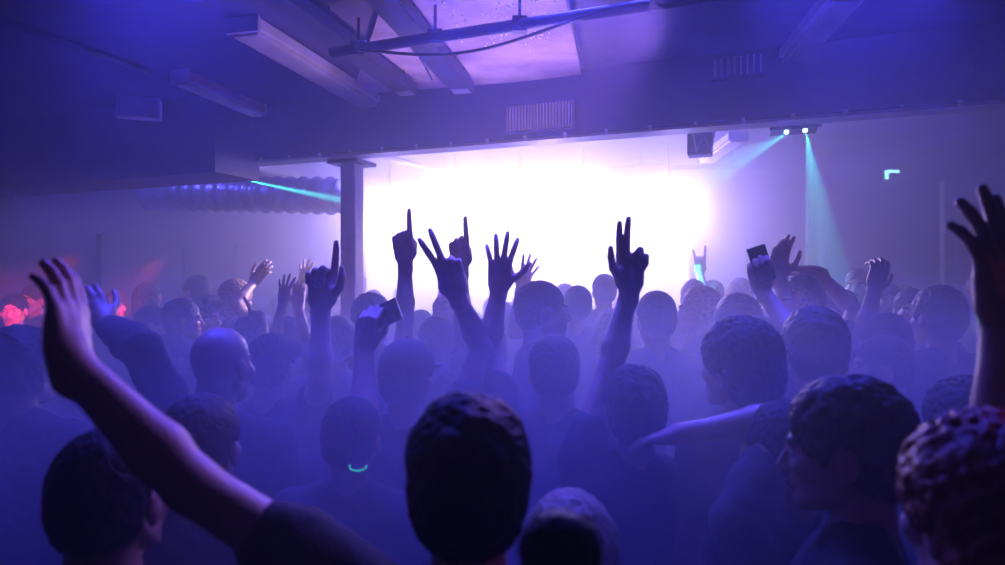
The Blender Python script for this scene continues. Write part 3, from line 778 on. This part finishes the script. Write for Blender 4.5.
# nearest rows, silhouetted
person('p2', 468, 408, .95, yaw=4, hair='tousled', hcol='black', skin=0, top='black', sleeve=.5, build=1.1,
       arms={'L': A((70, 362, .90), (214, 560, .84), (68, 244, .97), 'together', (-.995, .1, 0), .93, .95)},
       label='person seen from behind at bottom centre, pale bare left arm reaching to upper left')
person('p7', 1290, 330, 1.0, yaw=10, hair='short', hcol='black', skin=2, top='black', sleeve=.6,
       arms={'L': A((1003, 322, 1.02), (1035, 480, .98), (989, 200, 1.04), 'clap2', (-.45, .9, 0), 1.08)},
       label='person at right edge, only a large dark raised hand showing in frame')
person('p4', 852, 388, 1.18, yaw=62, hair='tousled', hcol='brown', skin=1, top='black', sleeve=.6, build=1.1, head=(-4, 0, 0),
       label='large dark silhouette in left profile at lower right')
person('p6', 992, 432, .80, yaw=8, hair='curly', hcol='red', skin=0, top='black', sleeve=.6, build=.95,
       label='curly red-haired person in bottom right corner, seen from behind')
person('p5', 968, 386, 1.6, yaw=-5, hair='curly', hcol='black', skin=2, top='black', sleeve=.6, build=.95,
       label='dark curly-haired head at right, just above the red-haired person')
person('p3', 570, 498, 1.32, yaw=-20, hair='bob', hcol='blond', skin=0, top='dark', sleeve=.5, build=.85,
       label='short blond person with light-rimmed hair at bottom centre')
person('pbun', 558, 517, .62, yaw=0, hair='bun', hcol='black', skin=1, top='black', sleeve=.5, build=.85, hoff=.055,
       label='person nearest the camera, only a black hair bun showing at bottom centre')
person('p9', 112, 432, 1.06, yaw=-8, hair='short', hcol='black', skin=2, top='black', sleeve=1.7, build=1.2,
       label='black silhouette at lower left, behind the long pale arm')
person('p8', 201, 398, 1.42, yaw=0, hair='short', hcol='brown', skin=1, top='dark', sleeve=.5,
       label='dim round head at lower left, below the bald head')
person('p35', 784, 404, 1.50, yaw=30, hair='short', hcol='black', skin=1, top='dark', sleeve=.5, build=1.05,
       arms={'L': A((684, 434, 1.60), (745, 424, 1.55), (642, 439, 1.68), 'together', (0, 0, -1))},
       label='person with dark shirt, left arm stretched level, beside the large profile silhouette')
person('p34', 352, 400, 1.80, yaw=-6, hair='short', hcol='black', skin=1, top='dark', sleeve=.5,
       label='dim head with glowing green curve at the nape, left of bottom centre head')
# second rows
person('p22', 634, 372, 1.8, yaw=3, hair='tousled', hcol='brown', skin=1, top='black', sleeve=.35,
       arms={'L': A((632, 281, 1.93), (608, 398, 1.9), (633, 222, 1.94), 'three', (.2, -1, 0), 1.15)},
       label='person with a straight raised arm and upright open hand, right of centre')
person('p18', 554, 337, 2.12, yaw=0, hair='short', hcol='black', skin=1, top='black', sleeve=.4, build=1.05,
       arms={'L': A((499, 289, 2.14), (484, 395, 2.4), (501, 250, 2.14), 'spread', F0, 1.0)},
       label='dark person in front of the central man, left hand raised with spread fingers')
person('p14', 407, 344, 2.08, yaw=-8, hair='short', hcol='black', skin=1, top='black', sleeve=.4, cap='cap', head=(0, -10, 0),
       arms={'L': A((364, 348, 1.96), (362, 440, 1.9), (370, 300, 1.96), 'hold', (.35, .95, 0), 1.0),
             'R': A((456, 293, 2.05), (494, 405, 2.28), (440, 240, 2.05), 'peace', F0, 1.15)},
       label='person in a cap, one hand making a two-finger sign, the other holding a phone')
person('p11', 272, 336, 2.4, yaw=-10, hair='short', hcol='black', skin=1, top='black', sleeve=.4, cap='flat_cap', build=1.05,
       arms={'R': A((321, 306, 2.2), (318, 392, 2.2), (325, 250, 2.2), 'point_thumb', B0, 1.25)},
       label='person in a flat cap with red brim, right fist raised with index finger up')
person('p10', 220, 327, 1.95, yaw=-15, hair=None, skin=2, top='black', sleeve=1.8, build=1.05,
       arms={'L': A((104, 322, 1.95), (150, 352, 1.75), (88, 296, 1.98), 'relax', (0, .6, -.8))},
       label='bald person with rim-lit head at left, left arm bent out sideways')
person('p26', 740, 326, 1.85, yaw=35, hair='curly', hcol='black', skin=1, top='black', sleeve=.5,
       label='person with big dark curly hair right of centre, face turned left')
person('p27', 814, 314, 2.02, yaw=-5, hair='tousled', hcol='black', skin=1, top='black', sleeve=1.6, build=1.15,
       label='broad dark person right of the big curly hair')
person('p31', 938, 291, 2.9, yaw=10, hair='tousled', hcol='brown', skin=1, top='navy', sleeve=.5,
       label='tousled brown-haired person near the right edge, left of the large dark hand')
person('p36', 22, 332, 2.0, yaw=-6, hair='tousled', hcol='black', skin=1, top='dark', sleeve=1.6,
       label='dim person at the left edge below the red-lit face')
person('p37', 886, 315, 2.6, yaw=0, hair='short', hcol='black', skin=2, top='black', sleeve=.4, build=1.05,
       arms={'L': A((876, 284, 2.9), (862, 335, 2.75), (886, 250, 2.95), 'relax', F0, 1.05)},
       label='dark person at right with one loosely curled hand raised')
# middle distance
person('p20', 541, 283, 2.85, yaw=-82, hair='short', hcol='black', skin=1, top='navy', sleeve=.4, build=1.15, head=(0, 0, 0),
       label='tall man at centre in right profile before the white glow')
person('p15', 437, 318, 2.95, yaw=0, hair='short', hcol='brown', skin=1, top='dark', sleeve=.4,
       arms={'L': A((405, 260, 2.8), (414, 335, 2.72), (400, 220, 2.8), 'point', (.15, 1, 0), 1.2)},
       label='person whose thin raised arm points one finger up, right of the column')
person('p19', 486, 322, 3.12, yaw=0, hair='bob', hcol='brown', skin=0, top='dark', sleeve=.4,
       arms={'L': A((462, 258, 3.02), (482, 322, 3.0), (457, 214, 3.0), 'point', F0, 1.25)},
       label='person behind the two-finger sign pointing one pale finger upward')
person('p24', 700, 288, 3.55, yaw=60, hair='long', hcol='blond', skin=0, top='navy', sleeve=.3, build=.85, face=True,
       label='long-haired person facing left in the haze right of the glow')
person('p23', 656, 293, 3.0, yaw=5, hair='short', hcol='black', skin=1, top='black', sleeve=.5,
       label='short-haired head just right of the straight raised arm')
person('p25', 738, 299, 2.75, yaw=-5, hair='tousled', hcol='brown', skin=1, top='dark', sleeve=.5,
       label='tousled head above the big dark curly hair')
person('p28', 757, 318, 2.55, yaw=0, hair='short', hcol='black', skin=1, top='black', sleeve=.4,
       arms={'R': A((762, 290, 2.5), (788, 340, 2.45), (756, 262, 2.5), 'hold', (-.2, -1, 0), 1.0)},
       label='person holding a phone high in one fist, right of centre')
person('p29', 801, 277, 3.1, yaw=150, hair='long', hcol='brown', skin=0, top='dark', sleeve=.25, build=.85, face=True,
       arms={'R': A((779, 277, 3.0), (781, 325, 3.0), (780, 250, 3.0), 'relax', B0, 1.0),
             'L': A((816, 272, 3.22), (844, 316, 3.15), (795, 268, 3.25), 'relax', (0, 0, -1), 1.0)},
       label='long-haired person with both arms up, one bent over the head')
person('p38', 578, 287, 4.1, yaw=-10, hair='short', hcol='brown', skin=0, top='dark', sleeve=.4,
       arms={'L': A((521, 287, 3.9), (499, 334, 3.85), (531, 262, 3.9), 'spread', B0, 1.0)},
       label='pale silhouette behind the central man, bent arm with spread fingers')
person('p39', 604, 275, 5.0, yaw=8, hair='short', hcol='brown', skin=1, top='grey', sleeve=.5,
       label='faint head washed out in the glow, right of the central man')
person('p40', 372, 297, 3.4, yaw=-20, hair='tousled', hcol='brown', skin=1, top='dark', sleeve=.5,
       label='tousled head behind the raised phone at left of centre')
person('p41', 338, 318, 2.9, yaw=-15, hair='short', hcol='brown', skin=1, top='grey', sleeve=.5,
       label='head right of the raised fist with light on its collar')
person('p42', 613, 312, 3.45, yaw=10, hair='bob', hcol='grey', skin=0, top='dark', sleeve=.5,
       label='rim-lit pale bob-haired head left of the straight raised arm')
person('p43', 447, 297, 4.3, yaw=0, hair='tousled', hcol='blond', skin=0, top='grey', sleeve=.5,
       label='washed-out head behind the two-finger hand')
# lit faces on the left
person('p44', 14, 295, 4.9, yaw=-160, hair='short', hcol='black', skin=0, top='dark', sleeve=.5, face=True,
       label='person with bright red-lit face at the far left edge')
person('p45', 34, 286, 5.6, yaw=170, hair='short', hcol='black', skin=1, top='black', sleeve=.5, face=True,
       label='person with dim face just right of the red-lit face at left edge')
person('p46', 117, 292, 5.6, yaw=-150, hair='bob', hcol='brown', skin=0, top='dark', sleeve=.5, face=True,
       label='person with red-lit face right of the long pale arm')
person('p47', 197, 276, 5.2, yaw=70, hair='short', hcol='black', skin=1, top='dark', sleeve=.5, face=True,
       label='person in left profile in front of the pale pilaster at left')
person('p48', 182, 300, 3.9, yaw=-70, hair='short', hcol='black', skin=1, top='black', sleeve=.5, face=True,
       label='right-facing profile with lit nose and cheek at left')
person('p49', 205, 301, 4.3, yaw=-110, hair='quiff', hcol='black', skin=0, top='dark', sleeve=.5, face=True,
       label='person with brightly lit cheek and dark quiff at left')
person('p50', 236, 283, 4.7, yaw=-20, hair='curly', hcol='blond', skin=0, top='grey', sleeve=.4,
       arms={'R': A((253, 283, 4.6), (246, 312, 4.5), (266, 267, 4.6), 'relax', F0, 1.0)},
       label='fluffy blond person at left with one lit hand raised to the right')
person('p51', 172, 335, 2.9, yaw=-40, hair='short', hcol='black', skin=1, top='black', sleeve=.5,
       label='dark head left of the bald head, ear and jaw lit')
person('p52', 152, 307, 4.3, yaw=-75, hair='short', hcol='black', skin=0, top='black', sleeve=.5, face=True,
       label='dark-haired person in right profile, right of the red-lit bob')
person('p53', 148, 283, 6.0, yaw=-30, hair='long', hcol='brown', skin=0, top='dark', sleeve=.5,
       label='long-haired person by the far left wall')
person('p54', 250, 318, 3.3, yaw=-10, hair='short', hcol='black', skin=1, top='black', sleeve=.5,
       arms={'R': A((262, 330, 3.2), (270, 375, 3.1), (254, 302, 3.2), 'point', (-.8, .6, 0), 1.0)},
       label='dark person left of the flat cap with small hand pointing up')
person('p55', 288, 318, 4.3, yaw=0, hair='bob', hcol='brown', skin=0, top='grey', sleeve=.35,
       arms={'L': A((283, 302, 4.1), (279, 334, 4.0), (286, 278, 4.1), 'spread', F0, 1.0),
             'R': A((298, 306, 4.2), (305, 336, 4.1), (298, 284, 4.2), 'relax', F0, 1.0)},
       label='person with both lit hands raised, left of the raised fist')
person('p56', 318, 290, 5.4, yaw=-20, hair='short', hcol='brown', skin=0, top='grey', sleeve=.4,
       arms={'L': A((303, 283, 5.2), (297, 308, 5.1), (306, 262, 5.2), 'spread', F0, 1.0)},
       label='pale person with spread hand up just left of the column')
# right group
person('p57', 911, 290, 3.8, yaw=150, hair='short', hcol='black', skin=0, top='black', sleeve=.5, face=True,
       label='person with lit face behind the loosely raised hand at right')
person('p58', 858, 270, 5.2, yaw=140, hair='short', hcol='brown', skin=0, top='dark', sleeve=.5, face=True,
       label='person with faintly lit face right of the thin posts')
person('p59', 886, 284, 4.6, yaw=160, hair='short', hcol='brown', skin=1, top='dark', sleeve=.5, face=True,
       label='person with dim face between two other faces at right')
person('p60', 838, 290, 3.9, yaw=100, hair='short', hcol='black', skin=1, top='black', sleeve=.5, face=True,
       label='dark-haired person in left profile behind the bent arm at right')
person('p61', 706, 330, 4.2, yaw=0, hair='short', hcol='brown', skin=0, top='grey', sleeve=.4,
       arms={'L': A((700, 275, 4.3), (704, 325, 4.25), (701, 247, 4.3), 'horns', B0, 1.05)},
       label='faint person in the glow with thumb and finger spread hand up') if False else None
person('p62', 712, 283, 5.6, yaw=0, hair='tousled', hcol='brown', skin=0, top='grey', sleeve=.4,
       arms={'L': A((700, 272, 5.5), (702, 300, 5.4), (700, 249, 5.5), 'horns', F0, 1.15)},
       label='washed-out person with two-fingered hand up, right part of the glow')
person('p63', 740, 280, 5.2, yaw=-10, hair='bob', hcol='blond', skin=0, top='grey', sleeve=.5,
       label='pale blond head in the haze left of the raised phone')
person('p64', 884, 338, 2.42, yaw=70, hair='short', hcol='black', skin=1, top='black', sleeve=.5, face=True,
       label='dark person in left profile below the loosely raised hand') 
# the far crowd: copies of a few people, each with parts of its own
def copy_tree(o, parent=None):
    c = o.copy(); C.objects.link(c); c.parent = parent
    for ch in kids[o.name]: copy_tree(ch, c)
    return c
protos = []
specs = [dict(hair='short', hcol='brown', skin=1, top='dark', build=1.0), dict(hair='long', hcol='brown', skin=0, top='grey', build=.85),
         dict(hair='tousled', hcol='black', skin=2, top='black', build=1.1), dict(hair='ponytail', hcol='blond', skin=0, top='navy', build=.85),
         dict(hair='bob', hcol='black', skin=1, top='olive', build=.9), dict(hair='quiff', hcol='brown', skin=0, top='white', build=1.0)]
spots = []
rnd = random.Random(11)
placed = [Vector((o.location.x, o.location.y)) for o in C.objects if o.name.startswith('person') and o.type == 'EMPTY']
tries = 0
while len(spots) < 46 and tries < 4000:
    tries += 1
    d = rnd.uniform(4.4, 8.6); px = rnd.uniform(30, 960)
    if px < 120: d = max(d, 6)
    x = (px - CX) / F * d; q = Vector((x, d))
    u = q.x * E1.x + q.y * E1.y; v = q.x * E2.x + q.y * E2.y
    if u < UL + .5 or u > UR - .4: continue
    if min((q - w_).length for w_ in placed) < .62: continue
    placed.append(q); spots.append((px, d))
GR = {0: 'short brown-haired far person', 1: 'long-haired far person', 2: 'tousled dark-haired far person', 3: 'far person with a blond ponytail', 4: 'far person with a black bob', 5: 'far person in a white top with one arm up'}
LB = {0: 'short-haired brown-haired person standing in the hazy far crowd', 1: 'long brown-haired person standing in the hazy far crowd',
      2: 'broad person with tousled black hair in the hazy far crowd', 3: 'person with a blond ponytail in the hazy far crowd',
      4: 'person with a black bob in the hazy far crowd', 5: 'person in white top with one hand up in the far crowd'}
bpy.context.view_layer.update()
proto_roots = {}
for i, (px, d) in enumerate(spots):
    k = i % 6
    top = CY + (CAMZ - rnd.uniform(1.62, 1.84)) / d * F
    if k not in proto_roots:
        arms = {'R': A((px + 12, top - 6, d - .1), (px + 16, top + 30, d - .2), (px + 11, top - 32, d - .1), 'relax', F0)} if k == 5 else None
        proto_roots[k] = person('f%d' % k, px, top, d, yaw=0, sleeve=.5, arms=arms, h=.008, label=LB[k], group=GR[k], face=(k == 5), **specs[k])
        kids = {}
    else:
        kids = {}
        for o in C.objects:
            if o.parent: kids.setdefault(o.parent.name, []).append(o)
        class _K(dict):
            def __missing__(self, key): return []
        kids = _K(kids)
        r = copy_tree(proto_roots[k]); r.location = P(px, top, d); 
        H0 = 1.75
        r.location.z = 0; r.rotation_euler = (0, 0, R(rnd.uniform(-35, 35))); zs = rnd.uniform(.96, 1.03); r.scale = (1, 1, zs)
# phones in the raised fists
def phone(key, nm, label, tilt=0, off=(.0, .0, .0), size=(.037, .0045, .074)):
    M, W, u, n, sd = ROOTS[(key, nm)]
    r3 = M.to_3x3(); Ww = M @ W; uu = (r3 @ u).normalized(); nn = r3 @ n; nn = (nn - uu * nn.dot(uu)).normalized(); rr = uu.cross(nn) * sd
    c = Ww + uu * (.085 + off[0]) + nn * (.036 + off[1]) + rr * (.01 + off[2])
    t = math.radians(tilt)
    a_up = uu * math.cos(t) + rr * math.sin(t); a_side = rr * math.cos(t) - uu * math.sin(t)
    R3 = Matrix((a_side, nn, a_up)).transposed()
    o = bpy.data.objects.new('mobile_phone', None); C.objects.link(o); o.matrix_basis = Matrix.Translation(c) @ R3.to_4x4()
    mm = NB(); bm_box(mm, (0, 0, 0), WAX, size); obj('case', mm, PHONE, o, bevel=.003)
    mm = NB(); bm_box(mm, (0, size[1] + .0006, 0), WAX, (size[0] * .92, .0008, size[2] * .95)); obj('screen', mm, GLASSB, o)
    mm = NB(); bmesh.ops.create_cone(mm, cap_ends=True, segments=16, radius1=.006, radius2=.006, depth=.002, matrix=Matrix.Translation((size[0] * .6, -size[1] - .001, size[2] * .75)) @ Matrix.Rotation(PI / 2, 4, 'X')); obj('camera_lens', mm, GLASSB, o, smooth=True)
    tag(o, label, 'phone')
    return o
phone('p14', 'L', 'dark phone tilted in the fist below the column', 60, (.01, .0, .01), (.034, .0045, .068))
phone('p28', 'R', 'dark upright phone held high right of centre', -6, (.012, 0, 0), (.034, .0045, .068))
# glowing green ring on the grey shirt among the dark foreground
m = NB(); pts = [Vector((  .021 * math.cos(t), .010 * math.sin(t), .009 * math.sin(t))) for t in np.linspace(PI * .92, PI * 2.02, 22)]
bm_tube(m, pts, .0016, 8)
g = obj('glow_stick', m, mat('green_glow', (.05, .8, .3), .4, emit=(.02, .55, .18), estr=1.3), smooth=True); g.location = P(358, 466, 1.66)
tag(g, 'small curved glowing green stick low in the dark foreground', 'glow stick')

print('SCRIPT', round(time.time() - T0, 1))
